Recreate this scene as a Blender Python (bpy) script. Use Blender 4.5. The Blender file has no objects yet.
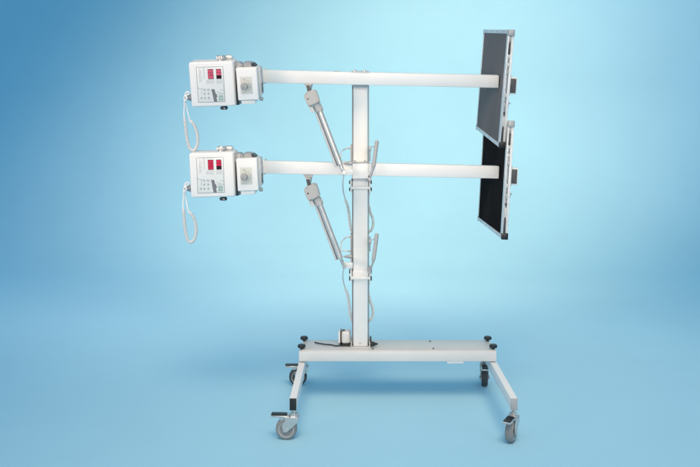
import bpy, bmesh, math, random
from mathutils import Vector, Matrix, Euler
random.seed(4)
S = bpy.context.scene
COL = S.collection
PI = math.pi
R = math.radians

# Camera constants (camera stands at the world origin in X, looks along +Y)
CY, CZ, F = -3.38, 1.253, 742.0
def at(px, py, d):
    """a point in the room from its measured position in the photo (700 px wide) and its distance"""
    return Vector(((px - 367) * d / F, CY + d, CZ - (py - 120) * d / F))

# ------------------------------------------------------------------ materials
def mat(name, col, rough=0.5, metal=0.0, noise=0.0, nscale=8.0, bump=0.0, bscale=300.0, spec=0.5,
        coat=0.0, emit=None, estr=0.0, rvar=0.0):
    m = bpy.data.materials.new(name); m.use_nodes = True
    nt = m.node_tree; b = nt.nodes['Principled BSDF']
    b.inputs['Base Color'].default_value = (*col, 1)
    b.inputs['Roughness'].default_value = rough
    b.inputs['Metallic'].default_value = metal
    b.inputs['Specular IOR Level'].default_value = spec
    b.inputs['Coat Weight'].default_value = coat
    tc = nt.nodes.new('ShaderNodeTexCoord')
    if noise or rvar:
        n = nt.nodes.new('ShaderNodeTexNoise'); n.inputs['Scale'].default_value = nscale
        n.inputs['Detail'].default_value = 6; n.inputs['Roughness'].default_value = 0.65
        nt.links.new(tc.outputs['Object'], n.inputs['Vector'])
        if noise:
            r = nt.nodes.new('ShaderNodeValToRGB')
            r.color_ramp.elements[0].position = 0.3; r.color_ramp.elements[1].position = 0.7
            r.color_ramp.elements[0].color = (*[max(0, c * (1 - noise)) for c in col], 1)
            r.color_ramp.elements[1].color = (*[min(1, c * (1 + noise * 0.4)) for c in col], 1)
            nt.links.new(n.outputs['Fac'], r.inputs['Fac']); nt.links.new(r.outputs['Color'], b.inputs['Base Color'])
        if rvar:
            mr = nt.nodes.new('ShaderNodeMapRange')
            mr.inputs['To Min'].default_value = max(0.02, rough - rvar); mr.inputs['To Max'].default_value = min(1, rough + rvar)
            nt.links.new(n.outputs['Fac'], mr.inputs['Value']); nt.links.new(mr.outputs['Result'], b.inputs['Roughness'])
    if bump:
        n2 = nt.nodes.new('ShaderNodeTexNoise'); n2.inputs['Scale'].default_value = bscale; n2.inputs['Detail'].default_value = 2
        nt.links.new(tc.outputs['Object'], n2.inputs['Vector'])
        bp = nt.nodes.new('ShaderNodeBump'); bp.inputs['Strength'].default_value = bump; bp.inputs['Distance'].default_value = 0.0008
        nt.links.new(n2.outputs['Fac'], bp.inputs['Height']); nt.links.new(bp.outputs['Normal'], b.inputs['Normal'])
    if emit:
        b.inputs['Emission Color'].default_value = (*emit, 1); b.inputs['Emission Strength'].default_value = estr
    return m

M = dict(
    white=mat('white_powder_coat', (0.775, 0.765, 0.76), 0.42, noise=0.03, nscale=5, bump=0.25, bscale=500, rvar=0.06),
    post=mat('pale_grey_powder_coat', (0.78, 0.765, 0.755), 0.38, noise=0.03, nscale=6, bump=0.2, bscale=500, rvar=0.06),
    basec=mat('dimmed_grey_powder_coat', (0.68, 0.67, 0.665), 0.4, noise=0.04, nscale=5, bump=0.25, bscale=500, rvar=0.08),  # darker than the arms: weaker light low down is put into the colour
    rail=mat('grey_side_rail', (0.27, 0.27, 0.27), 0.45, metal=0.2, rvar=0.1),
    plate=mat('satin_grey_plate', (0.56, 0.56, 0.56), 0.4, noise=0.05, nscale=5, bump=0.2, bscale=400, rvar=0.08),
    cap=mat('light_grey_plastic', (0.42, 0.42, 0.43), 0.45, noise=0.04),
    house=mat('white_abs', (0.81, 0.795, 0.78), 0.36, noise=0.02, nscale=10, bump=0.15, bscale=700, rvar=0.05),
    label=mat('label_film', (0.74, 0.75, 0.74), 0.3),
    ink=mat('grey_ink', (0.16, 0.17, 0.19), 0.5),
    faint=mat('faint_ink', (0.42, 0.43, 0.45), 0.5),
    keys=mat('key_film', (0.62, 0.66, 0.66), 0.35),
    green=mat('green_key', (0.28, 0.42, 0.36), 0.35),
    dkglass=mat('dark_window', (0.03, 0.008, 0.012), 0.15),
    red=mat('red_segments', (0.35, 0.01, 0.04), 0.4, emit=(1.0, 0.02, 0.10), estr=0.5),
    beige=mat('beige_dial_plate', (0.60, 0.59, 0.54), 0.4),
    knob=mat('grey_knob', (0.36, 0.36, 0.35), 0.35),
    alu=mat('brushed_aluminium', (0.60, 0.59, 0.58), 0.35, metal=0.55, noise=0.12, nscale=25, rvar=0.1),
    alud=mat('cast_grey_metal', (0.40, 0.40, 0.41), 0.45, metal=0.3, noise=0.15, nscale=30, bump=0.3, bscale=250, rvar=0.1),
    chrome=mat('zinc_plate', (0.62, 0.61, 0.60), 0.28, metal=0.7, noise=0.05, nscale=40, rvar=0.1),
    motor=mat('grey_cast_housing', (0.42, 0.415, 0.41), 0.45, noise=0.06, nscale=20, bump=0.4, bscale=350),
    dark=mat('dark_steel', (0.06, 0.06, 0.065), 0.4, metal=0.4, rvar=0.1),
    black=mat('black_plastic', (0.016, 0.016, 0.018), 0.38, noise=0.2, nscale=30, rvar=0.1),
    tyre=mat('grey_rubber', (0.24, 0.24, 0.245), 0.6, noise=0.12, nscale=30, bump=0.3, bscale=300),
    tyred=mat('dark_rubber', (0.05, 0.05, 0.053), 0.6, noise=0.2, nscale=30, bump=0.3, bscale=300),
    rim=mat('light_rim', (0.55, 0.55, 0.55), 0.35, metal=0.5),
    cord=mat('white_cord', (0.80, 0.80, 0.80), 0.5),
    coil=mat('grey_coil_cord', (0.70, 0.695, 0.685), 0.5),
    wire=mat('grey_cable', (0.66, 0.655, 0.65), 0.5),
    screen=mat('black_screen', (0.024, 0.023, 0.023), 0.5, noise=0.35, nscale=3, spec=0.0),
    screeng=mat('grey_screen', (0.19, 0.182, 0.178), 0.5, noise=0.08, nscale=3, spec=0.0),
    inset=mat('dark_grey_panel', (0.085, 0.085, 0.09), 0.4, spec=0.2),
    frame=mat('pale_metal_frame', (0.66, 0.66, 0.66), 0.35, metal=0.25, noise=0.05, nscale=12),
)

# ------------------------------------------------------------------ mesh helpers
def newbm(): return bmesh.new()

def merge(bm, tmp, M4=None):
    if M4 is not None: bmesh.ops.transform(tmp, matrix=M4, verts=tmp.verts)
    me = bpy.data.meshes.new('tmp'); tmp.to_mesh(me); tmp.free()
    bm.from_mesh(me); bpy.data.meshes.remove(me)

def box(bm, c, s, bev=0.002, rot=None, seg=2, mi=0):
    t = bmesh.new(); bmesh.ops.create_cube(t, size=1)
    bmesh.ops.scale(t, vec=Vector(s), verts=t.verts)
    if bev > 0:
        bmesh.ops.bevel(t, geom=t.edges[:], offset=min(bev, min(s) * 0.45), segments=seg, affect='EDGES', profile=0.5)
    for f in t.faces: f.material_index = mi
    m = Matrix.Translation(Vector(c))
    if rot is not None: m = m @ rot.to_4x4()
    merge(bm, t, m)

def bx(bm, x0, x1, y0, y1, z0, z1, bev=0.002, seg=2, mi=0):
    box(bm, ((x0+x1)/2, (y0+y1)/2, (z0+z1)/2), (abs(x1-x0), abs(y1-y0), abs(z1-z0)), bev, None, seg, mi)

def frame_for(d):
    d = d.normalized(); return d.to_track_quat('Z', 'Y').to_matrix().to_4x4()

def cyl(bm, a, b, r, r2=None, n=28, bev=0.0, mi=0):
    a, b = Vector(a), Vector(b); L = (b-a).length
    t = bmesh.new()
    bmesh.ops.create_cone(t, cap_ends=True, segments=n, radius1=r, radius2=r if r2 is None else r2, depth=L)
    if bev > 0:
        es = [e for e in t.edges if any(len(f.verts) > 4 for f in e.link_faces)]
        bmesh.ops.bevel(t, geom=es, offset=min(bev, L*0.4), segments=2, affect='EDGES')
    for f in t.faces: f.material_index = mi
    merge(bm, t, Matrix.Translation((a+b)/2) @ frame_for(b-a))

def lathe(bm, a, d, prof, n=36, mi=0):
    """prof = [(r, h)...] revolved about the axis from a along d"""
    t = bmesh.new(); rings = []
    for r, h in prof:
        rings.append([t.verts.new((r*math.cos(2*PI*k/n), r*math.sin(2*PI*k/n), h)) for k in range(n)])
    for i in range(len(rings)-1):
        for k in range(n):
            f = t.faces.new((rings[i][k], rings[i][(k+1) % n], rings[i+1][(k+1) % n], rings[i+1][k])); f.material_index = mi
    for ring in (rings[0][::-1], rings[-1]):
        if prof[0][0] > 1e-6:
            try: t.faces.new(ring).material_index = mi
            except ValueError: pass
    merge(bm, t, Matrix.Translation(Vector(a)) @ frame_for(Vector(d)))

def prism(bm, pts, y0, y1, bev=0.0, mi=0, m4=None):
    """outline pts [(x, z)] given depth from y0 to y1"""
    t = bmesh.new()
    v = [t.verts.new((x, y0, z)) for x, z in pts]; f = t.faces.new(v)
    r = bmesh.ops.extrude_face_region(t, geom=[f])
    bmesh.ops.translate(t, vec=(0, y1-y0, 0), verts=[g for g in r['geom'] if isinstance(g, bmesh.types.BMVert)])
    bmesh.ops.recalc_face_normals(t, faces=t.faces)
    if bev: bmesh.ops.bevel(t, geom=t.edges[:], offset=bev, segments=2, affect='EDGES')
    for q in t.faces: q.material_index = mi
    merge(bm, t, m4)

def smooth_path(pts, k=8):
    pts = [Vector(p) for p in pts]; out = []
    P = [pts[0]*2-pts[1]] + pts + [pts[-1]*2-pts[-2]]
    for i in range(1, len(P)-2):
        p0, p1, p2, p3 = P[i-1:i+3]
        for j in range(k):
            t = j/k
            out.append(0.5*((2*p1)+(p2-p0)*t+(2*p0-5*p1+4*p2-p3)*t*t+(3*p1-p0-3*p2+p3)*t**3))
    out.append(pts[-1]); return out

def tube(bm, path, r, n=10, mi=0):
    t = bmesh.new(); rings = []; up = Vector((0, 1, 0.01)).normalized(); N = len(path)
    for i, p in enumerate(path):
        d = (path[min(i+1, N-1)]-path[max(i-1, 0)]).normalized()
        s = d.cross(up)
        if s.length < 1e-4: s = d.cross(Vector((1, 0, 0)))
        s.normalize(); u = s.cross(d).normalized(); up = u
        rr = r(i/(N-1)) if callable(r) else r
        rings.append([t.verts.new(p+s*rr*math.cos(2*PI*k/n)+u*rr*math.sin(2*PI*k/n)) for k in range(n)])
    for i in range(N-1):
        for k in range(n):
            t.faces.new((rings[i][k], rings[i][(k+1) % n], rings[i+1][(k+1) % n], rings[i+1][k]))
    t.faces.new(rings[0][::-1]); t.faces.new(rings[-1])
    bmesh.ops.recalc_face_normals(t, faces=t.faces)
    for f in t.faces: f.material_index = mi
    merge(bm, t)

def coil(bm, path, R0, r, turns, n=7):
    """a coiled cord wound about a path"""
    L = [0]
    for i in range(1, len(path)): L.append(L[-1]+(path[i]-path[i-1]).length)
    pts = []; steps = turns*12; up = Vector((0, 1, 0))
    for s in range(steps+1):
        u = s/steps*L[-1]; i = 0
        while i < len(L)-2 and L[i+1] < u: i += 1
        f = (u-L[i])/max(1e-9, L[i+1]-L[i]); p = path[i].lerp(path[i+1], f)
        d = (path[i+1]-path[i]).normalized(); a = d.cross(up).normalized(); b = a.cross(d)
        ph = 2*PI*turns*s/steps
        e = min(1, min(s, steps-s)/10)
        pts.append(p+(a*math.cos(ph)+b*math.sin(ph))*R0*e)
    tube(bm, pts, r, n)

def obj(name, bm, mats, parent=None, loc=None, angle=38):
    me = bpy.data.meshes.new(name)
    bmesh.ops.recalc_face_normals(bm, faces=bm.faces)
    bm.to_mesh(me); bm.free()
    for m in (mats if isinstance(mats, (list, tuple)) else [mats]): me.materials.append(m)
    me.polygons.foreach_set('use_smooth', [True]*len(me.polygons)); me.set_sharp_from_angle(angle=R(angle))
    o = bpy.data.objects.new(name, me); COL.objects.link(o)
    if parent: o.parent = parent
    if loc: o.location = loc
    return o

def empty(name, loc, label=None, cat=None, group=None):
    o = bpy.data.objects.new(name, None); COL.objects.link(o); o.location = loc; o.empty_display_size = 0.1
    if label: o['label'] = label; o['category'] = cat
    if group: o['group'] = group
    return o

def kids(o): return [c for c in bpy.data.objects if c.parent == o]
def copy_tree(o, parent=None):
    ch = kids(o); c = o.copy(); COL.objects.link(c); c.parent = parent
    for k in ch: copy_tree(k, c)
    return c

DZ = 0.4019                      # how far the upper set sits above the lower set
TILT = R(7.0)                    # the upper heads lean towards the viewer

# ================================================================== setting
bm = newbm()
prof = []
Yw, rad, top = 4.3, 1.7, 7.0
prof.append((-4.6, 0.0))
prof.append((-2.0, 0.0))
for k in range(25):
    a = k/24*PI/2
    prof.append((Yw-rad+rad*math.sin(a), rad-rad*math.cos(a)))
prof.append((Yw, top))
rows = [[bm.verts.new((x, y, z)) for x in (-8, 8)] for y, z in prof]
for i in range(len(rows)-1): bm.faces.new((rows[i][0], rows[i][1], rows[i+1][1], rows[i+1][0]))
paper = mat('pale_blue_studio_paper', (0.36, 0.65, 0.81), 0.85, noise=0.05, nscale=0.7, bump=0.15, bscale=60, spec=0.2)
bd = obj('backdrop', bm, paper); bd['kind'] = 'structure'

# ================================================================== the stand
stand = empty('mobile_stand', (0, 0, 0), 'white wheeled metal stand with a tall post, two long horizontal arms and four casters', 'stand')

# base frame
XL, XR, YF, YB, ZB, ZT = -0.303, 0.576, -0.08, 0.083, 0.179, 0.2248
bm = newbm()
bx(bm, XL, XR, YF, YF+0.035, ZB, ZT, 0.0025)
bx(bm, XL+0.004, XR-0.004, YB-0.03, YB, ZB, ZT-0.001, 0.0025)
for x0 in (XL+0.001, XR-0.034): bx(bm, x0, x0+0.033, YF+0.0355, YB-0.0305, ZB+0.001, ZT-0.004, 0.0025)
base = obj('base_frame', bm, M['basec'], stand)
bm = newbm(); bx(bm, XL+0.010, XR-0.010, YF+0.012, YB-0.002, ZT-0.0005, ZT+0.0022, 0.001)
obj('top_plate', bm, M['plate'], base)
for x, y in ((-0.292, 0.068), (-0.293, -0.055), (0.561, 0.068), (0.566, -0.055)):
    bm = newbm()
    cyl(bm, (x, y, ZT+0.002), (x, y, ZT+0.008), 0.006)
    n = 40; pr = [(0.0005, 0), (0.012, 0), (0.0155, 0.003), (0.0162, 0.007), (0.0162, 0.011), (0.0145, 0.0145), (0.008, 0.016), (0.0005, 0.016)]
    lathe(bm, (x, y, ZT+0.008), (0, 0, 1), pr, n)
    for k in range(10):
        a = 2*PI*k/10; cyl(bm, (x+0.0155*math.cos(a), y+0.0155*math.sin(a), ZT+0.010), (x+0.0155*math.cos(a), y+0.0155*math.sin(a), ZT+0.020), 0.0022, n=8)
    obj('corner_knob', bm, M['black'], base)
for px, py, d in ((433.4, 348.4, 3.33), (430, 340.0, 3.44), (372.8, 349.2, 3.325), (371.5, 340.5, 3.43)):
    p = at(px, py, d); bm = newbm()
    lathe(bm, (p.x, p.y, ZT+0.0022), (0, 0, 1), [(0.0001, 0), (0.005, 0), (0.0048, 0.002), (0.003, 0.003), (0.0001, 0.003)], 20)
    obj('screw', bm, M['dark'], base)
bm = newbm(); bx(bm, 0.357, 0.430, -0.076, -0.03, ZB-0.010, ZB-0.0005, 0.001)
obj('underside_plate', bm, M['white'], base)

# legs, sloping a little downwards to the front
def leg(xa, xb, capmat, caplabel):
    a = Vector((xa, 0.14, 0.1545)); b = Vector((xb, -0.475, 0.1405))
    d = b-a; L = d.length; q = d.to_track_quat('Y', 'Z').to_matrix()
    bm = newbm(); box(bm, (a+b)/2, (0.0275, L, 0.047), 0.002, q)
    o = obj('leg', bm, M['white'], stand)
    bm = newbm(); box(bm, b+d.normalized()*0.002, (0.0265, 0.006, 0.0465), 0.0015, q)
    e = obj('end_cap', bm, capmat, o); e['label'] = caplabel
    bm = newbm(); box(bm, a-d.normalized()*0.002, (0.0265, 0.006, 0.0465), 0.0015, q)
    obj('end_cap', bm, M['black'], o)
    return b
bl = leg(-0.291, -0.2895, M['black'], 'black end cap')
br = leg(0.560, 0.576, M['cap'], 'grey end cap')

# casters: local frame, trail towards -x, wheel axis along y, top plate at z = h
def caster(loc, yaw, h, tyre, light=True):
    root = empty('caster', loc); root.parent = stand; root.rotation_euler = (0, 0, yaw)
    r, wx = 0.0415, -0.030
    bm = newbm()   # wheel > tyre / rim
    pr = [(0.0305, -0.0135), (0.036, -0.0145), (0.0405, -0.011), (0.0418, -0.005), (0.0418, 0.005), (0.0405, 0.011), (0.036, 0.0145), (0.0305, 0.0135)]
    lathe(bm, (wx, 0, r), (0, 1, 0), pr, 48)
    obj('tyre', bm, tyre, root)
    bm = newbm()
    lathe(bm, (wx, 0, r), (0, 1, 0), [(0.0001, -0.009), (0.010, -0.012), (0.012, -0.006), (0.026, -0.006), (0.0275, -0.0145), (0.0306, -0.0150), (0.0306, 0.0150), (0.0275, 0.0145), (0.026, 0.006), (0.012, 0.006), (0.010, 0.012), (0.0001, 0.009)], 40)
    for k in range(5):
        a = 2*PI*k/5; c = Vector((wx+0.019*math.cos(a), 0, r+0.019*math.sin(a)))
        box(bm, c, (0.016, 0.017, 0.004), 0.001, Matrix.Rotation(-a, 3, 'Y'))
    obj('rim', bm, M['rim'], root)
    bm = newbm()   # fork: two cheeks, crown, swivel, axle
    for s in (-1, 1):
        pts = [(wx-0.011, r-0.008), (wx+0.003, r-0.010), (wx+0.013, r), (0.018, r+0.032), (0.018, r+0.046), (-0.034, r+0.046), (-0.034, r+0.036), (wx-0.016, r+0.018)]
        prism(bm, pts, s*0.0185-0.0012, s*0.0185+0.0012, 0.0005)
    bx(bm, -0.036, 0.020, -0.0198, 0.0198, r+0.0455, r+0.0485, 0.001)
    cyl(bm, (0, 0, r+0.0485), (0, 0, r+0.0535), 0.021, 0.019, bev=0.001)
    cyl(bm, (0, 0, r+0.0535), (0, 0, r+0.060), 0.0165, bev=0.001)
    cyl(bm, (0, 0, r+0.058), (0, 0, h), 0.008)
    cyl(bm, (wx, -0.0225, r), (wx, 0.0225, r), 0.0045, n=16, bev=0.001)
    for s in (-1, 1): cyl(bm, (wx, s*0.0197, r), (wx, s*0.0235, r), 0.0075, n=6)
    obj('fork', bm, M['chrome'], root)
    bm = newbm()   # brake: steel pedal with a black tread on top
    rt = Matrix.Rotation(R(2), 3, 'Y')
    box(bm, (-0.055, 0, r+0.0505), (0.072, 0.032, 0.0075), 0.0015, rt)
    prism(bm, [(-0.060, r+0.050), (-0.040, r+0.050), (-0.034, r+0.036), (-0.052, r+0.034)], -0.012, 0.012, 0.0008)
    bp = obj('brake_pedal', bm, M['chrome'], root)
    bm = newbm()
    box(bm, (-0.058, 0, r+0.0562), (0.062, 0.028, 0.0036), 0.0012, rt)
    for k in range(7): box(bm, (-0.084+k*0.008, 0, r+0.0584), (0.003, 0.026, 0.0015), 0.0004, rt)
    box(bm, (-0.046, 0, r+0.0435), (0.018, 0.020, 0.008), 0.001)
    bmk = obj('pedal_tread', bm, M['black'], root)
    bmk.parent = bp
    return root
caster((-0.2865, -0.462, 0), R(0), 0.119, M['tyre'])
caster((-0.296, 0.128, 0), R(4), 0.134, M['tyred'])
caster((0.576, -0.462, 0), R(62), 0.119, M['tyre'])
c4 = caster((0.557, 0.150, 0), R(84), 0.134, M['tyred'])
for o in [c for c in bpy.data.objects if c.parent and c.parent == c4 and c.name.startswith('fork')]:
    o.data = o.data.copy(); o.data.materials[0] = M['alud']

# post
PX = -0.0295
bm = newbm()
bx(bm, PX-0.0327, PX+0.0327, -0.035, 0.040, 0.232, 1.462, 0.004, 3)
post = obj('post', bm, M['post'], stand)
for s in (-1, 1):
    bm = newbm(); bx(bm, PX+s*0.0340, PX+s*0.0385, -0.020, 0.034, 0.236, 1.458, 0.001); obj('side_rail', bm, M['rail'], post)
bm = newbm()
bx(bm, PX-0.046, PX+0.046, -0.052, 0.050, ZT+0.0023, ZT+0.007, 0.001)
for s in (-1, 1): bx(bm, PX+s*0.0395, PX+s*0.044, -0.045, 0.040, ZT+0.0075, ZT+0.030, 0.001)
obj('foot_flange', bm, M['plate'], post)
bm = newbm(); p = at(360, 343, 3.345); lathe(bm, (p.x, -0.035, p.z), (0, -1, 0), [(0.0045, -0.001), (0.0045, 0.001), (0.003, 0.002), (0.0001, 0.002)], 18)
obj('screw', bm, M['chrome'], post)
bm = newbm()   # black clamp at the post foot
bx(bm, 0.0135, 0.0205, -0.040, -0.005, 0.234, 0.272, 0.002)
lathe(bm, (0.0205, -0.028, 0.2415), (1, 0, 0), [(0.0105, 0), (0.010, 0.008), (0.006, 0.017), (0.003, 0.028), (0.0003, 0.030)], 20)
obj('foot_clamp', bm, M['black'], post)

# power supply beside the post foot
bm = newbm()
q = at(338.5, 341, 3.40)
bx(bm, q.x+0.013, -0.075, -0.015, 0.045, 0.236, 0.292, 0.012, 4)
pb = obj('power_supply', bm, M['basec'], stand)
bm = newbm(); bx(bm, q.x, q.x+0.0105, -0.013, 0.043, 0.238, 0.290, 0.006, 3); obj('end_cap', bm, M['house'], pb)
bm = newbm(); bx(bm, q.x+0.0100, q.x+0.0135, -0.0155, 0.0455, 0.2365, 0.2925, 0.001)
bx(bm, q.x+0.006, -0.072, -0.020, 0.048, 0.228, 0.2355, 0.001)
bx(bm, q.x+0.018, q.x+0.030, 0.0, 0.02, 0.2921, 0.2945, 0.0008)
obj('seam_band', bm, M['black'], pb)
bm = newbm()
tube(bm, smooth_path([(q.x+0.004, -0.018, 0.231), (q.x-0.012, -0.022, 0.2315), (q.x-0.030, -0.008, 0.2315), (q.x-0.055, -0.002, 0.2315), (q.x-0.085, 0.012, 0.2315), (q.x-0.11, 0.03, 0.231)]), 0.0032, 8)
obj('power_cable', bm, M['dark'], stand)

# arms
def arm():
    a = Vector((-0.475, -0.105, 0.0139)); b = Vector((0.583, -0.075, -0.0115))
    root_z = 1.0327
    d = b-a; q = Matrix((d.normalized(), Vector((0, 0, 1)).cross(d).normalized(), d.cross(Vector((0, 0, 1)).cross(d)).normalized())).transposed()
    bm = newbm(); box(bm, (a+b)/2, (d.length, 0.048, 0.0555), 0.003, q)
    o = obj('arm', bm, M['white'], stand, (0, 0, root_z))
    # saddle plate with bolts where the arm is fixed to the post
    zt = 0.0295
    bm = newbm()
    bx(bm, PX-0.040, PX+0.040, -0.118, -0.036, zt, zt+0.004, 0.001)
    bx(bm, PX-0.038, PX+0.038, -0.0655, -0.0365, -0.035, 0.029, 0.001)
    obj('saddle_plate', bm, M['plate'], o)
    for x in (PX-0.024, PX+0.020):
        bm = newbm(); cyl(bm, (x, -0.09, zt+0.004), (x, -0.09, zt+0.010), 0.0055, n=6); cyl(bm, (x, -0.09, zt+0.009), (x, -0.09, zt+0.0125), 0.0032, n=12)
        obj('bolt', bm, M['chrome'], o)
    bm = newbm(); bx(bm, -0.148, -0.122, -0.105, -0.09, zt+0.003, zt+0.0065, 0.001); obj('slot_cover', bm, M['alud'], o)
    # black mouth of the arm against the panel
    bm = newbm(); box(bm, b+d.normalized()*0.003+Vector((0, 0, 0)), (0.006, 0.040, 0.046), 0.001, q); obj('end_cap', bm, M['black'], o)
    return o
arm_low = arm(); arm_low['label'] = 'lower horizontal white arm'
arm_up = copy_tree(arm_low, stand)
bm = newbm(); bx(bm, PX-0.0345, PX+0.0345, -0.1275, -0.1185, -0.036, 0.0305, 0.0012)
obj('clamp_plate', bm, M['post'], arm_low)
bm = newbm(); bx(bm, PX-0.0375, PX+0.0375, -0.1285, -0.116, 0.0308, 0.0335, 0.0008)
obj('plate_lip', bm, M['alud'], arm_low); arm_up.location.z = 1.0327+DZ; arm_up.rotation_euler.x = 0; arm_up['label'] = 'upper horizontal white arm'
# the upper arm is rolled slightly towards the viewer about its own middle line
pv = Matrix.Translation((0, -0.09, 1.0327+DZ)) @ Matrix.Rotation(TILT, 4, 'X') @ Matrix.Translation((0, 0.09, 0))
arm_up.matrix_local = pv

# actuator (lower one, world coordinates relative to the stand)
def act():
    root = empty('lift_actuator', (0, 0, 0)); root.parent = stand
    D = 3.212; Y = CY+D
    A = at(308.6, 192.8, D); B = at(344.2, 266, D); ax = (B-A).normalized()
    sx = Vector((-ax.z, 0, ax.x))                       # across the axis, towards upper left/right
    if sx.x < 0: sx = -sx
    def P(px, py): v = at(px, py, D); return (v.x, v.z)
    bm = newbm()
    prism(bm, [P(302.0, 172.0), P(312.4, 172.0), P(312.2, 175.6), P(311, 178.5), P(309.8, 184.5), P(307.6, 184.5), P(305.4, 180.5), P(302.2, 175.6)], Y+0.050, Y+0.086, 0.001)
    prism(bm, [P(307.6, 178.0), P(311.0, 178.0), P(310.0, 185.5), P(307.0, 185.5)], Y-0.012, Y+0.0495, 0.001)
    obj('mount_bracket', bm, M['alud'], root)
    bm = newbm()
    prism(bm, [P(306.2, 179.3), P(309.6, 178.8), P(312.8, 186.5), P(309.2, 188.2)], Y-0.021, Y-0.0175, 0.0006)
    cyl(bm, (at(308.2, 181.5, D).x, Y-0.025, at(308.2, 181.5, D).z), (at(308.2, 181.5, D).x, Y+0.022, at(308.2, 181.5, D).z), 0.0048, n=16)
    obj('clevis', bm, M['dark'], root)
    bm = newbm()
    prism(bm, [P(304.0, 189.6), P(306.0, 186.6), P(314.6, 182.7), P(316.6, 183.9), P(320.4, 195.7), P(308.8, 200.8)], Y-0.030, Y+0.030, 0.004)
    mh = obj('motor_housing', bm, M['motor'], root)
    bm = newbm(); cyl(bm, (A.x, Y-0.0306, A.z), (A.x, Y-0.028, A.z), 0.0036, n=18); obj('pin_hole', bm, M['black'], root).parent = mh
    for px, py in ((306.8, 187.6), (311, 199), (318.6, 195.2), (315.2, 184.2)):
        v = at(px, py, D); bm = newbm(); cyl(bm, (v.x, Y-0.0306, v.z), (v.x, Y-0.028, v.z), 0.0016, n=10); obj('housing_screw', bm, M['black'], root).parent = mh
    bm = newbm()
    prism(bm, [P(309.0, 201.2), P(312.6, 199.6), P(315.2, 205.6), P(311.6, 206.6)], Y-0.018, Y+0.014, 0.002)
    obj('connector_block', bm, M['plate'], root).parent = mh
    c0 = at(316.6, 198.0, D); c0 = Vector((c0.x, Y, c0.z))
    bm = newbm(); cyl(bm, c0, c0+ax*0.034, 0.0182, 0.0176, bev=0.0015); obj('tube_collar', bm, M['motor'], root)
    t0 = c0+ax*0.032; t1 = at(340.2, 258.0, D)
    bm = newbm(); cyl(bm, t0, t1, 0.0122, bev=0.001, n=36); obj('outer_tube', bm, M['alu'], root)
    bm = newbm(); off = -sx*0.0185 + Vector((0, 0.006, 0)); cyl(bm, t0+off, t1+off+ax*0.002, 0.0058, bev=0.001, n=20)
    cyl(bm, t0-sx*0.0122+Vector((0, 0.006, 0)), t1-sx*0.0122+Vector((0, 0.004, 0)), 0.0048, n=12, mi=1)
    obj('guide_rod', bm, [M['plate'], M['dark']], root)
    bm = newbm(); cyl(bm, t1, B-ax*0.010, 0.0062, n=20); cyl(bm, t1+ax*0.010, t1+ax*0.020, 0.0075, n=6)
    cyl(bm, (B.x, Y-0.016, B.z), (B.x, Y+0.016, B.z), 0.0085, n=20, bev=0.001)
    obj('piston_rod', bm, M['chrome'], root)
    bm = newbm(); v = at(348.8, 266.2, D)
    bx(bm, B.x-0.003, PX-0.033, Y+0.017, Y+0.023, v.z-0.013, v.z+0.013, 0.001)
    bx(bm, PX-0.0425, PX-0.0395, Y+0.0235, Y+0.19, v.z-0.013, v.z+0.013, 0.001)
    obj('pivot_tab', bm, M['white'], root)
    return root
act_low = act(); act_low['label'] = 'lower linear actuator'

def collar():
    zc = at(360, 278.2, 3.33).z
    bm = newbm()
    bx(bm, PX-0.0440, PX+0.0440, -0.049, -0.0385, zc-0.0065, zc+0.0065, 0.002)
    bx(bm, PX-0.0355, PX+0.0355, -0.040, -0.0355, zc+0.004, zc+0.030, 0.001)
    for s in (-1, 1):
        bx(bm, PX+s*0.0392, PX+s*0.0455, -0.046, 0.045, zc-0.020, zc+0.034, 0.0015)
    bx(bm, PX-0.0455, PX+0.0455, 0.0455, 0.052, zc-0.020, zc+0.034, 0.0015)
    o = obj('sliding_collar', bm, M['post'], stand)
    for s in (-1, 1):
        for dz in (0.022, -0.010):
            for y in (-0.025, 0.015):
                bm = newbm(); x = PX+s*0.0456
                cyl(bm, (x, y, zc+dz), (x+s*0.006, y, zc+dz), 0.0065, n=6)
                obj('clamp_bolt', bm, M['dark'], o)
    return o
col_low = collar(); col_low['label'] = 'lower clamp collar'

def lever():
    D = 3.232; Y = CY+D
    def V(px, py): return at(px, py, D)
    root = empty('lever', (0, 0, 0)); root.parent = stand
    bm = newbm()
    path = smooth_path([V(372.9, 263.5), V(374.6, 252), V(376.0, 241), V(377.0, 233.3)], 10)
    tube(bm, path, lambda t: 0.0088*min(1, 0.35+t*5)*(1 if t < 0.94 else math.sqrt(max(0.02, 1-((t-0.94)/0.065)**2))), 16)
    obj('grip', bm, M['motor'], root)
    bm = newbm(); tube(bm, smooth_path([V(368.9, 273), V(370.4, 270), V(371.6, 266), V(373.2, 262)], 6), 0.0042, 12)
    cyl(bm, V(369.6, 272)+Vector((0, -0.012, 0)), V(369.6, 272)+Vector((0, 0.10, 0)), 0.008, n=18, bev=0.001)
    obj('shaft', bm, M['alud'], root)
    bm = newbm()
    v = V(370.0, 241.5); box(bm, v, (0.012, 0.02, 0.020), 0.003)
    obj('latch', bm, M['alud'], root); bm = newbm(); cyl(bm, V(371, 239.8), V(376, 239.3), 0.0022, n=10)
    obj('latch_pin', bm, M['alud'], root); bm = newbm()
    v = V(368.6, 249); box(bm, (0.0130, Y+0.11, v.z), (0.006, 0.03, 0.055), 0.001); bx(bm, 0.010, 0.016, Y, Y+0.115, v.z+0.028, v.z+0.036, 0.001)
    obj('latch_plate', bm, M['alud'], root)
    return root
lev_low = lever()

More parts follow.
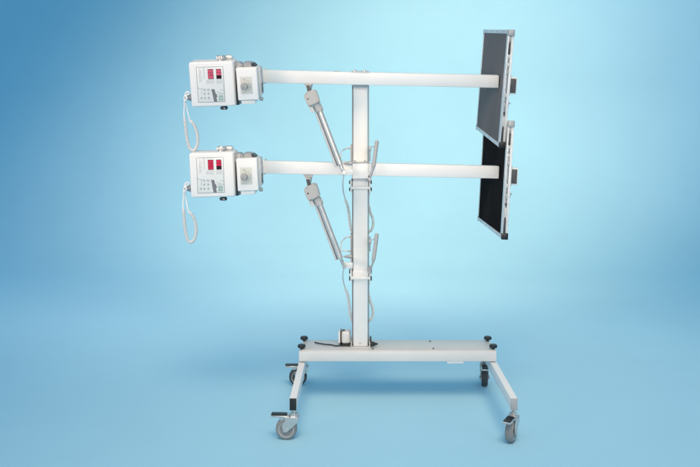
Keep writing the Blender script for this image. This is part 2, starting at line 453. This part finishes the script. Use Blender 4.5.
def wires():
    out = []
    D = 3.38
    def V(px, py, d=D): return at(px, py, d)
    def one(name, pts, r, m=M['wire']):
        bm = newbm(); tube(bm, smooth_path(pts, 8), r, 8); o = obj(name, bm, m, stand); out.append(o)
    one('cable', [V(352.6, 238), V(349, 236.6), V(345, 238.2), V(341.8, 242, 3.30), V(340.6, 247, 3.26), V(340.4, 255, 3.24)], 0.0030)
    one('cable', [V(352.6, 251.5), V(347, 250.6), V(341, 251.2), V(336, 252.0)], 0.0028)
    bm = newbm()
    a = V(351.8, 256.4, 3.225); b = V(344.2, 256.6, 3.225)
    cyl(bm, a, a.lerp(b, 0.4), 0.0085, bev=0.001); cyl(bm, a.lerp(b, 0.4), b, 0.0068, 0.003)
    for k in range(4): t = 0.45+k*0.12; cyl(bm, a.lerp(b, t), a.lerp(b, t+0.05), 0.0078-0.0008*k)
    out.append(obj('cable_plug', bm, M['alud'], stand)); bm = newbm()
    a = V(352.2, 237.6); cyl(bm, a, V(348.6, 237.0), 0.0055, 0.0035)
    out.append(obj('cable_plug', bm, M['alud'], stand)); bm = newbm()
    a = V(352.2, 251.6); cyl(bm, a, V(347, 250.8), 0.005, 0.003)
    out.append(obj('cable_plug', bm, M['alud'], stand))
    one('cable', [V(344.2, 256.6, 3.225), V(341, 258, 3.225), V(341.6, 263, 3.225), V(343.6, 268, 3.225), V(342.8, 275, 3.27), V(343.4, 282, 3.34), V(345.4, 289)], 0.0028)
    path = smooth_path([V(345.2, 288.5), V(347.6, 295), V(349.0, 304), V(350.0, 313), V(351.2, 319), V(352.6, 321.5)], 8)
    bm = newbm(); coil(bm, path, 0.0044, 0.0024, 26, 6); out.append(obj('coiled_cable', bm, M['coil'], stand))
    one('cable', [V(367.6, 276), V(369.4, 280), V(368.6, 288), V(369.2, 296)], 0.0030)
    path = smooth_path([V(369.2, 295), V(369.8, 300), V(372.6, 307), V(373.2, 313), V(371.8, 318.5), V(367.8, 321.5)], 8)
    bm = newbm(); coil(bm, path, 0.0044, 0.0024, 22, 6); out.append(obj('coiled_cable', bm, M['coil'], stand))
    return out
wl = wires()
for o in [act_low, col_low, lev_low] + wl:
    c = copy_tree(o, stand); c.location.z += DZ+0.003
    if 'label' in o: c['label'] = o['label'].replace('lower', 'upper')
# wires and plugs kept behind the side rails; fastener block seen beside the post
for dz in (0, DZ+0.003):
    z0 = at(352, 262, 3.38).z+dz
    bm = newbm(); bx(bm, PX-0.0455, PX-0.0392, -0.015, 0.02, z0, z0+0.13, 0.001); obj('terminal_strip', bm, M['alud'], stand)

# ================================================================== x-ray generator heads
GP = Vector((-0.47, -0.09, 1.0327))       # pivot: left end of the arm
gen = empty('xray_generator', GP, 'lower white x-ray generator box with bright red digits, dial block and hanging coiled cord', 'x-ray machine', 'x-ray generators on the arm ends')
bcx, bcz, bw, bh, bd_ = (-0.759-0.568)/2, (1.1176+0.924)/2, 0.191, 0.1935, 0.125
Yb = CY+3.165
HM = Matrix.Translation(Vector((bcx, Yb+bd_/2, bcz))-GP) @ Matrix.Rotation(R(-1.6), 4, 'Y') @ Matrix.Rotation(R(4), 4, 'X')
def part(name, bm, m, parent, m4=HM, **k):
    bmesh.ops.transform(bm, matrix=m4, verts=bm.verts); return obj(name, bm, m, parent, **k)

bm = newbm(); hy = -bd_/2
# local: x right, z up, front face at y = hy
box(bm, (0, 0.004, 0), (bw, bd_-0.010, bh), 0.009, None, 4)
house = part('housing', bm, M['house'], gen)
bm = newbm(); box(bm, (0, 0, 0), (0.001, 0.001, 0.001), 0)
bm.clear()
box(bm, (0.0, 0.022, 0), (bw+0.0012, 0.0016, bh+0.0012), 0.0)
box(bm, (bw/2+0.0055, 0.03, 0.0), (0.010, 0.06, bh*0.8), 0.002)
part('seam', bm, M['alud'], house)
# control panel: origin top-left of the box; u right, v down in metres
FY = hy-0.001+0.0  # front surface of housing
fy = -(bd_-0.010)/2+0.004
def U(u, v): return (-bw/2+u, bh/2-v)
def flat(bm, u0, u1, v0, v1, lift, th=0.0006, mi=0, sk=0.0):
    a = U(u0, v0); b = U(u1, v1)
    prism(bm, [(a[0], a[1]), (b[0], a[1]-sk), (b[0], b[1]), (a[0], b[1])], fy-lift-th, fy-lift, 0, mi)
pu0, pu1, pv0, pv1 = 0.031, 0.148, 0.019, 0.174
bm = newbm()
a = U(pu0, pv0); b = U(pu1, pv1)
box(bm, ((a[0]+b[0])/2, fy-0.0005, (a[1]+b[1])/2), (pu1-pu0, 0.0016, pv1-pv0), 0.0004)
cp = part('control_panel', bm, M['label'], gen)
L1 = 0.0013
s = (pu1-pu0)/268.0; sv = (pv1-pv0)/353.0       # zoomed-photo units inside the panel
def fu(x): return pu0+(x-22)*s
def fv(y): return pv0+(y-42)*sv
def rectp(bm, x0, x1, y0, y1, lift=L1, th=0.0006, mi=0, sk=0.0): flat(bm, fu(x0), fu(x1), fv(y0), fv(y1), lift, th, mi, sk)
def line(bm, pts, w, lift=L1, mi=0):
    for (x0, y0), (x1, y1) in zip(pts[:-1], pts[1:]):
        p = Vector((*U(fu(x0), fv(y0)),)); q = Vector((*U(fu(x1), fv(y1)),)); d = (q-p); L = d.length
        if L < 1e-6: continue
        n = Vector((-d.y, d.x))/L*w/2
        prism(bm, [tuple(p+n), tuple(q+n), tuple(q-n), tuple(p-n)], fy-lift-0.0004, fy-lift, 0, mi)
bm = newbm()
W = 0.0011
line(bm, [(26, 46), (286, 46), (286, 391), (26, 391), (26, 46)], 0.0015)
line(bm, [(26, 245), (45, 258), (78, 258)], W); line(bm, [(64, 258), (64, 318)], W)
line(bm, [(78, 258), (150, 278), (160, 282)], 0.0007)
line(bm, [(212, 290), (240, 300), (284, 312)], W); line(bm, [(250, 270), (284, 284)], W)
line(bm, [(228, 312), (270, 322)], W); line(bm, [(228, 312), (228, 386)], 0.0006)
line(bm, [(118, 176), (190, 176), (190, 208), (118, 208), (118, 176)], 0.0006)
line(bm, [(220, 176), (270, 176), (270, 208), (220, 208), (220, 176)], 0.0006)
part('border_line', bm, M['ink'], cp)
# rows of small illegible marks, printed sideways
bm = newbm(); rnd = random.Random(3)
for x, y0, y1, st, w in ((50, 62, 190, 9, 9), (66, 80, 180, 9, 6), (92, 56, 160, 7, 4), (101, 56, 160, 6, 4)):
    y = y0
    while y < y1:
        h = rnd.uniform(2.5, st-2.5)
        rectp(bm, x, x+w*rnd.uniform(0.7, 1), y, y+h); y += st
for x0, x1, y in ((122, 186, 186), (122, 180, 196), (224, 266, 186), (224, 262, 196)):
    x = x0
    while x < x1: w = rnd.uniform(2, 5); rectp(bm, x, x+w, y, y+5); x += w+3
part('printed_marks', bm, M['faint'], cp)
bm = newbm()
prism(bm, [U(fu(160), fv(262)), U(fu(192), fv(268)), U(fu(212), fv(392)), U(fu(180), fv(392))], fy-L1-0.0005, fy-L1, 0)
prism(bm, [U(fu(196), fv(306)), U(fu(208), fv(312)), U(fu(216), fv(345)), U(fu(204), fv(345))], fy-L1-0.0005, fy-L1, 0)
part('dark_strip', bm, M['ink'], cp)
for x, y in ((92, 270), (130, 270), (92, 308), (130, 308), (58, 350), (92, 350), (130, 350)):
    bm = newbm(); rectp(bm, x-14, x+14, y-15, y+15, L1, 0.0007, 0); rectp(bm, x-5, x+5, y-5, y+5, L1+0.0008, 0.0004, 1)
    part('button', bm, [M['keys'], M['ink']], cp)
for x, y in ((240, 340), (262, 340), (240, 368), (262, 368)):
    bm = newbm(); rectp(bm, x-9, x+9, y-12, y+12, L1, 0.0007); part('green_button', bm, M['green'], cp)
# displays with digits lying on their side (read with the box turned)
SEG = {'8': 'abcdefg', '0': 'abcdef'}
def digits(x0, x1, y0, y1, n, chars):
    bm = newbm()
    H = (y1-y0)/n
    for k, ch in enumerate(chars):
        cy0 = y0+k*H+H*0.10; cy1 = y0+(k+1)*H-H*0.10; cx0, cx1 = x0+3, x1-3; t = 8.5
        # digit's up direction points right; its width runs down
        cm = (cx0+cx1)/2
        segs = dict(a=(cx1-t, cx1, cy0, cy1), d=(cx0, cx0+t, cy0, cy1), g=(cm-t/2, cm+t/2, cy0, cy1),
                    f=(cm, cx1, cy0, cy0+t), b=(cm, cx1, cy1-t, cy1), e=(cx0, cm, cy0, cy0+t), c=(cx0, cm, cy1-t, cy1))
        for g in SEG[ch]: rectp(bm, *segs[g][:2], segs[g][2], segs[g][3], L1+0.0010, 0.0004)
    return bm
for x0, x1, n, ch, y0, y1 in ((136, 190, 3, '808', 68, 165), (218, 268, 3, '88', 68, 165)):
    bm = newbm(); rectp(bm, x0, x1, y0, y1, L1, 0.0009); dsp = part('display', bm, M['dkglass'], cp)
    bm = digits(x0, x1, y0+3, y1-3, n, ch)
    part('digits', bm, M['red'], cp)

# knobs and fittings on the box (world measured, minus pivot)
def G(px, py, d): return at(px, py, d)-GP
bm = newbm()
k0 = G(221.5, 152.5, 3.22)
cyl(bm, k0-Vector((0,0,0.004)), k0+Vector((0, 0, 0.012)), 0.0125, n=28)
lathe(bm, k0+Vector((0, 0, 0.010)), (0, 0, 1), [(0.0001, 0), (0.014, 0), (0.0185, 0.003), (0.0195, 0.006), (0.0185, 0.007), (0.0185, 0.013), (0.0195, 0.014), (0.018, 0.017), (0.012, 0.018), (0.0001, 0.017)], 36)
for k in range(16):
    a_ = 2*PI*k/16; v_ = Vector((0.0188*math.cos(a_), 0.0188*math.sin(a_), 0.012)); cyl(bm, k0+v_, k0+v_+Vector((0, 0, 0.012)), 0.0016, n=8)
obj('top_knob', bm, M['chrome'], gen)
bm = newbm(); k1 = G(229.5, 148.5, 3.26)
lathe(bm, k1-Vector((0.020, 0, 0)), (1, 0, 0), [(0.0001, 0), (0.007, 0.0), (0.012, 0.006), (0.0125, 0.026), (0.009, 0.036), (0.0001, 0.038)], 24)
cyl(bm, k1-Vector((0, 0, 0.024)), k1, 0.010)
cyl(bm, k1+Vector((0.006, -0.004, -0.028)), k1+Vector((0.006, -0.004, -0.005)), 0.0075)
obj('clamp_fitting', bm, M['alu'], gen)
bm = newbm(); k2 = G(224.2, 196.0, 3.24)
cyl(bm, k2, k2+Vector((0, 0, -0.006)), 0.010)
cyl(bm, k2+Vector((-0.0035, 0, -0.005)), k2+Vector((-0.0035, 0, -0.019)), 0.0165, bev=0.003, n=32)
cyl(bm, k2+Vector((0.002, -0.0155, -0.012)), k2+Vector((0.002, -0.0185, -0.012)), 0.004, mi=1, n=14)
obj('bottom_knob', bm, [M['dark'], M['chrome']], gen)
bm = newbm()
g0 = G(191, 188.2, 3.22)
cyl(bm, g0, g0+Vector((-0.010, 0, 0)), 0.0155, bev=0.002); cyl(bm, g0+Vector((-0.009, 0, 0)), g0+Vector((-0.020, 0, 0)), 0.0115, bev=0.002)
cyl(bm, g0+Vector((-0.020, 0, 0)), g0+Vector((-0.026, 0, 0)), 0.008, n=20)
obj('cable_socket', bm, M['alud'], gen)

# hand switch cord
DC = 3.20
def C(px, py, d=DC): return at(px, py, d)-GP
bm = newbm()
tube(bm, smooth_path([C(187, 189), C(185, 186), C(185.6, 183.4), C(188, 182.4), C(188.6, 184.6), C(185.4, 186.6), C(184, 190), C(183.6, 198), C(183.0, 205), C(183.4, 211)], 8), 0.0034, 8)
tube(bm, smooth_path([C(186.2, 189, 3.19), C(184.8, 192, 3.19), C(185.8, 198), C(187.4, 206), C(188.8, 213)], 8), 0.0032, 8)
tube(bm, smooth_path([C(184, 186.5, 3.185), C(186.5, 188.8, 3.18), C(184.4, 191.6, 3.185), C(183.4, 188.6, 3.19), C(184, 186.5, 3.185)], 6), 0.0028, 8)
hc = obj('hand_switch_cord', bm, M['cord'], gen)
bm = newbm()
path = smooth_path([C(183.4, 209.8), C(184.2, 217), C(184.8, 226), C(186.0, 234), C(188.0, 240.4), C(191.0, 242.2), C(194.2, 239.6), C(196.1, 232.6), C(195.6, 224), C(193.2, 217), C(190.2, 212.6)], 10)
coil(bm, path, 0.0050, 0.0024, 60, 7)
tube(bm, path, 0.0040, 8)
obj('coil', bm, M['coil'], hc)
bm = newbm()
for p, q in ((path[-1], path[-4]), (path[0], path[3])): cyl(bm, p+(p-q).normalized()*0.006, q, 0.0062, bev=0.001, n=14)
obj('cord_sleeve', bm, M['coil'], hc)

# collimator block
cx0, cx1, cz0, cz1 = -0.5540, -0.4650, 0.9544, 1.0943
ccx, ccz = (cx0+cx1)/2, (cz0+cz1)/2; Yc = CY+3.155; cd = 0.100
CM = Matrix.Translation(Vector((ccx, Yc+cd/2, ccz))-GP) @ Matrix.Rotation(R(-2.4), 4, 'Y') @ Matrix.Rotation(R(5), 4, 'X')
w, h = cx1-cx0, cz1-cz0
bm = newbm(); box(bm, (0, 0, 0), (w, cd, h), 0.005, None, 3)
col = part('collimator', bm, M['house'], gen, CM)
bm = newbm(); box(bm, (-0.004, 0.006, -h/2-0.0095), (w*0.68, cd-0.022, 0.020), 0.003); part('aperture_block', bm, M['house'], col, CM)
bm = newbm(); fy2 = -cd/2
box(bm, (-0.0045, fy2-0.0004, -0.005), (0.050, 0.0014, 0.074), 0.0004); dp = part('dial_plate', bm, M['beige'], col, CM)
# marks
bm = newbm()
kc = Vector((-0.0130, 0, -0.008))
for k in range(11):
    a = R(80-k*16); r0, r1 = 0.0225, 0.0265
    c = kc+Vector((math.cos(a)*(r0+r1)/2, 0, math.sin(a)*(r0+r1)/2)); box(bm, (c.x, fy2-0.0013, c.z), (r1-r0, 0.0005, 0.0017), 0, Matrix.Rotation(-a, 3, 'Y'))
    if k % 2 == 0:
        c = kc+Vector((math.cos(a)*0.0305, 0, math.sin(a)*0.0305)); box(bm, (c.x, fy2-0.0013, c.z), (0.0025, 0.0005, 0.0022), 0)
cyl(bm, (-0.014, fy2-0.0018, 0.021), (-0.014, fy2-0.001, 0.021), 0.0022, n=12)
cyl(bm, (-0.018, fy2-0.0018, -0.034), (-0.018, fy2-0.001, -0.034), 0.0018, n=12)
CMK = bm
bm2 = newbm(); me = bpy.data.meshes.new('t'); CMK.to_mesh(me); CMK.free(); bm2.from_mesh(me); bpy.data.meshes.remove(me)
part('dial_marks', bm2, M['ink'], dp, CM)
bm = newbm()
lathe(bm, (kc.x, fy2-0.001, kc.z), (0, -1, 0), [(0.0001, 0), (0.0165, 0), (0.0165, 0.003), (0.0145, 0.004), (0.0138, 0.014), (0.0125, 0.0155), (0.0001, 0.0155)], 32)
box(bm, (kc.x-0.004, fy2-0.0165, kc.z-0.006), (0.0018, 0.001, 0.011), 0, Matrix.Rotation(R(30), 3, 'Y'), mi=1)
kn = part('dial_knob', bm, [M['knob'], M['dark']], col, CM)
bm = newbm()
box(bm, (w/2+0.006, 0.004, 0.006), (0.012, 0.060, h*0.86), 0.002)
part('side_bracket', bm, M['plate'], col, CM)
bm = newbm()
box(bm, (w/2+0.0125, -0.012, -0.022), (0.004, 0.022, 0.040), 0.001); box(bm, (w/2+0.0150, -0.012, -0.018), (0.003, 0.012, 0.010), 0.001, mi=1)
part('latch', bm, [M['dark'], M['alud']], col, CM)
bm = newbm(); box(bm, (w/2+0.0125, 0.0, 0.046), (0.004, 0.010, 0.010), 0.001); part('bracket_screw', bm, M['alud'], col, CM)
bm = newbm()
lathe(bm, (w/2-0.002, -0.012, -h/2-0.002), (1, 0, -0.1), [(0.0001, 0), (0.007, 0), (0.0085, 0.003), (0.0085, 0.012), (0.0065, 0.015), (0.0001, 0.015)], 20)
part('lock_screw', bm, M['alud'], col, CM)
bm = newbm()
prism(bm, [(-0.020, h/2-0.001), (-0.014, h/2+0.020), (0.020, h/2+0.018), (0.032, h/2-0.001)], -0.020, 0.028, 0.003)
prism(bm, [(0.020, h/2), (0.016, h/2+0.016), (0.026, h/2+0.013), (0.040, h/2)], -0.022, 0.030, 0.001, 1)
prism(bm, [(-0.030, h/2), (-0.022, h/2+0.014), (-0.015, h/2+0.017), (-0.021, h/2)], -0.022, 0.030, 0.001)
part('top_hinge', bm, [M['alud'], M['dark']], col, CM)
# yoke between the two boxes and the arm
bm = newbm()
bx(bm, -0.5685, -0.5545, CY+3.205, CY+3.285, 0.925, 1.098, 0.004)
bmesh.ops.translate(bm, vec=-GP, verts=bm.verts)
obj('yoke', bm, M['dark'], gen)
bm = newbm()
bx(bm, -0.572, -0.545, CY+3.20, CY+3.27, 1.070, 1.112, 0.006); bx(bm, -0.553, -0.540, CY+3.19, CY+3.24, 1.088, 1.108, 0.003)
cyl(bm, (-0.548, CY+3.188, 1.096), (-0.548, CY+3.180, 1.096), 0.006, n=16)
bmesh.ops.translate(bm, vec=-GP, verts=bm.verts)
obj('yoke_clamp', bm, M['alud'], gen)
bm = newbm(); bx(bm, -0.4585, -0.4490, CY+3.25, CY+3.33, 1.012, 1.080, 0.003)
bmesh.ops.translate(bm, vec=-GP, verts=bm.verts)
obj('arm_mount', bm, M['white'], gen)

gup = copy_tree(gen); gup.location = GP+Vector((0, 0, DZ)); gup.rotation_euler.x = TILT
gup['label'] = 'upper white x-ray generator box with paler red digits, at the higher arm'
for c in bpy.data.objects:      # paler digits on the upper one
    if c.parent and c.parent.parent == gup and c.name.startswith('digits'):
        c.data = c.data.copy(); m2 = M['red'].copy(); m2.name = 'pale_red_segments'
        b = m2.node_tree.nodes['Principled BSDF']; b.inputs['Base Color'].default_value = (0.50, 0.10, 0.16, 1)
        b.inputs['Emission Color'].default_value = (1.0, 0.12, 0.22, 1); b.inputs['Emission Strength'].default_value = 0.36
        c.data.materials[0] = m2

# ================================================================== flat detector panels
PP = Vector((0.5835, CY+3.475, 0.997))
pan = empty('detector_panel', PP, 'lower flat detector panel with glossy black face in a pale metal frame', 'detector panel', 'detector panels on the arm ends')
PW, PH = 0.59, 0.507
# local frame: x = out of the back, y = along depth, z up; front face at x = 0
PM = Matrix.Rotation(R(1.3), 4, 'Z') @ Matrix.Rotation(R(3.4), 4, 'Y')
bm = newbm()
fw = 0.017
bx(bm, 0, 0.013, -PW/2, PW/2, PH/2-fw, PH/2, 0.0015); bx(bm, 0, 0.013, -PW/2, PW/2, -PH/2, -PH/2+fw, 0.0015)
bx(bm, 0.0005, 0.013, PW/2-0.012, PW/2-0.0005, -PH/2+fw, PH/2-fw, 0.001)
bx(bm, 0.0005, 0.012, -PW/2+0.0008, -PW/2+0.026, -PH/2+fw, PH/2-fw, 0.001)
frm = part('frame', bm, M['frame'], pan, PM)
bm = newbm(); bx(bm, 0.003, 0.010, -PW/2+0.024, PW/2-0.010, -PH/2+fw-0.002, PH/2-fw+0.002, 0.0)
scr = part('screen', bm, M['screen'], pan, PM)
bm = newbm()
bx(bm, 0.0155, 0.028, -PW/2+0.002, PW/2-0.002, -PH/2+0.002, PH/2-0.002, 0.003)
part('back_shell', bm, M['white'], pan, PM)
bm = newbm(); bx(bm, 0.0125, 0.016, -PW/2+0.006, PW/2-0.006, -PH/2+0.004, PH/2-0.004, 0.0005)
part('inner_gap', bm, M['dark'], pan, PM)
# fittings along the near edge
bm = newbm(); bx(bm, 0.001, 0.006, -PW/2-0.003, -PW/2+0.002, -0.235, 0.225, 0.0005)
rl = part('edge_rail', bm, M['frame'], pan, PM)
for z0, z1, m in ((0.205, 0.222, 'alud'), (0.150, 0.200, 'dark'), (0.132, 0.147, 'plate'), (0.098, 0.112, 'plate'), (0.062, 0.082, 'alud'), (-0.034, -0.018, 'plate'), (-0.082, -0.060, 'alud'), (-0.160, -0.120, 'plate'), (-0.228, -0.165, 'dark'), (-0.110, -0.100, 'dark')):
    bm = newbm(); bx(bm, 0.0065, 0.0150, -PW/2-0.004, -PW/2+0.004, z0, z1, 0.001); part('edge_latch', bm, M[m], rl, PM)
for z in (0.120, 0.088, 0.045, 0.0, -0.048, -0.092): bm = newbm(); cyl(bm, (0.010, -PW/2-0.003, z), (0.010, -PW/2+0.003, z), 0.0035, n=12); part('edge_screw', bm, M['alud'], rl, PM)
for zz, m, y in ((PH/2-0.013, M['alud'], -PW/2+0.004), (-PH/2+0.011, M['black'], -PW/2+0.004), (PH/2-0.013, M['alud'], PW/2-0.004), (-PH/2+0.011, M['black'], PW/2-0.004)):
    bm = newbm(); box(bm, (0.0145, y, zz), (0.029, 0.016, 0.028), 0.003, None, 3); part('corner_guard', bm, m, pan, PM)
for y in (-0.05, 0.06, 0.2, -0.2):
    for z in (PH/2-fw/2, -PH/2+fw/2):
        bm = newbm(); cyl(bm, (-0.0006, y, z), (0.002, y, z), 0.0028, n=12); part('frame_screw', bm, M['dark'], frm, PM)
# box on the back
bm = newbm()
zb0, zb1 = -0.022, 0.052
yb = -PW/2+0.015
bx(bm, 0.0285, 0.060, yb, yb+0.09, zb0, zb1, 0.003); 
hb = part('back_box', bm, M['white'], pan, PM)
bm = newbm(); bx(bm, 0.0315, 0.0555, yb-0.002, yb+0.004, zb0+0.006, zb1-0.006, 0.001); part('box_inset', bm, M['inset'], hb, PM)
bm = newbm(); bx(bm, 0.0282, 0.0315, yb-0.004, yb+0.02, zb0-0.006, zb1+0.008, 0.001); part('box_flange', bm, M['alud'], hb, PM)
bm = newbm(); cyl(bm, (0.028, yb+0.01, -0.062), (0.040, yb+0.01, -0.062), 0.003, n=12); box(bm, (0.031, yb+0.01, -0.066), (0.005, 0.012, 0.022), 0.001)
cyl(bm, (0.060, yb+0.02, 0.02), (0.063, yb+0.02, 0.02), 0.004, n=12)
part('catch', bm, M['alud'], pan, PM)

pup = copy_tree(pan)
piv = Vector((0, -0.09, 1.0327))
off = PP-piv; off = Matrix.Rotation(TILT, 3, 'X') @ off
pup.location = piv+Vector((0, 0, DZ))+off+Vector((-0.004, 0, 0)); pup.rotation_euler.x = TILT
pup['label'] = 'upper flat detector panel with dull grey face in a pale metal frame'
for c in kids(pup):
    if c.name.startswith('screen'): c.data = c.data.copy(); c.data.materials[0] = M['screeng']

# ================================================================== camera and light
cam = bpy.data.cameras.new('camera'); co = bpy.data.objects.new('camera', cam); COL.objects.link(co)
co.location = (0, CY, CZ); co.rotation_euler = (PI/2, 0, 0)
cam.sensor_width = 36; cam.lens = F/700*36; cam.shift_x = -17/700; cam.shift_y = -113.5/700; cam.clip_end = 100
S.camera = co

w = bpy.data.worlds.new('World'); S.world = w; w.use_nodes = True
bg = w.node_tree.nodes['Background']; bg.inputs['Color'].default_value = (0.34, 0.71, 1.0, 1); bg.inputs['Strength'].default_value = 0.60

def area(name, loc, target, size, power, color=(1, 1, 1), spread=180, size_y=None):
    l = bpy.data.lights.new(name, 'AREA'); l.energy = power; l.color = color; l.size = size; l.spread = R(spread)
    if size_y: l.shape = 'RECTANGLE'; l.size_y = size_y
    o = bpy.data.objects.new(name, l); COL.objects.link(o); o.location = loc
    o.rotation_euler = (Vector(target)-Vector(loc)).to_track_quat('-Z', 'Y').to_euler(); return o
area('front_softbox', (0.4, -6.2, 2.2), (0.0, 0, 1.1), 2.0, 7.5, (1.0, 0.88, 0.693), 30)
area('left_softbox', (-3.2, -2.8, 1.7), (0, 0, 1.45), 1.6, 7.2, (1.0, 0.722, 0.583), 50)
area('right_softbox', (3.4, -2.6, 2.2), (0, 0, 0.9), 1.4, 1.2, (1.0, 0.75, 0.583), 60)
area('overhead_softbox', (0.5, -2.3, 4.4), (0.3, 0.0, 0.0), 4.2, 33.5, (1.0, 0.731, 0.487), 38)
def spot(name, loc, target, power, color, ang, blend=1.0, rad=0.4):
    l = bpy.data.lights.new(name, 'SPOT'); l.energy = power; l.color = color; l.spot_size = R(ang); l.spot_blend = blend; l.shadow_soft_size = rad
    o = bpy.data.objects.new(name, l); COL.objects.link(o); o.location = loc
    o.rotation_euler = (Vector(target)-Vector(loc)).to_track_quat('-Z', 'Y').to_euler(); return o
spot('backdrop_spot', (0.3, 0.1, 3.6), (0.25, 4.3, 0.9), 745, (1.0, 0.732, 0.436), 86)
spot('backdrop_side_spot', (2.6, 0.6, 4.0), (2.4, 4.3, 2.6), 377, (1.0, 0.809, 0.61), 80)

spot('added_floor_fill', (-1.6, 0.2, 3.8), (-1.7, 2.6, 0.4), 185, (1.0, 0.811, 0.703), 75)  # added, unseen lamp that brightens the left of the sweep
spot('added_floor_side_fill', (1.6, 0.2, 3.8), (1.5, 2.2, 0.1), 30, (1.0, 0.833, 0.6), 75)  # second added lamp, unseen, lifts the dark band in the cove

S.view_settings.view_transform = 'Standard'; S.view_settings.look = 'None'
S.view_settings.exposure = 0; S.view_settings.gamma = 1
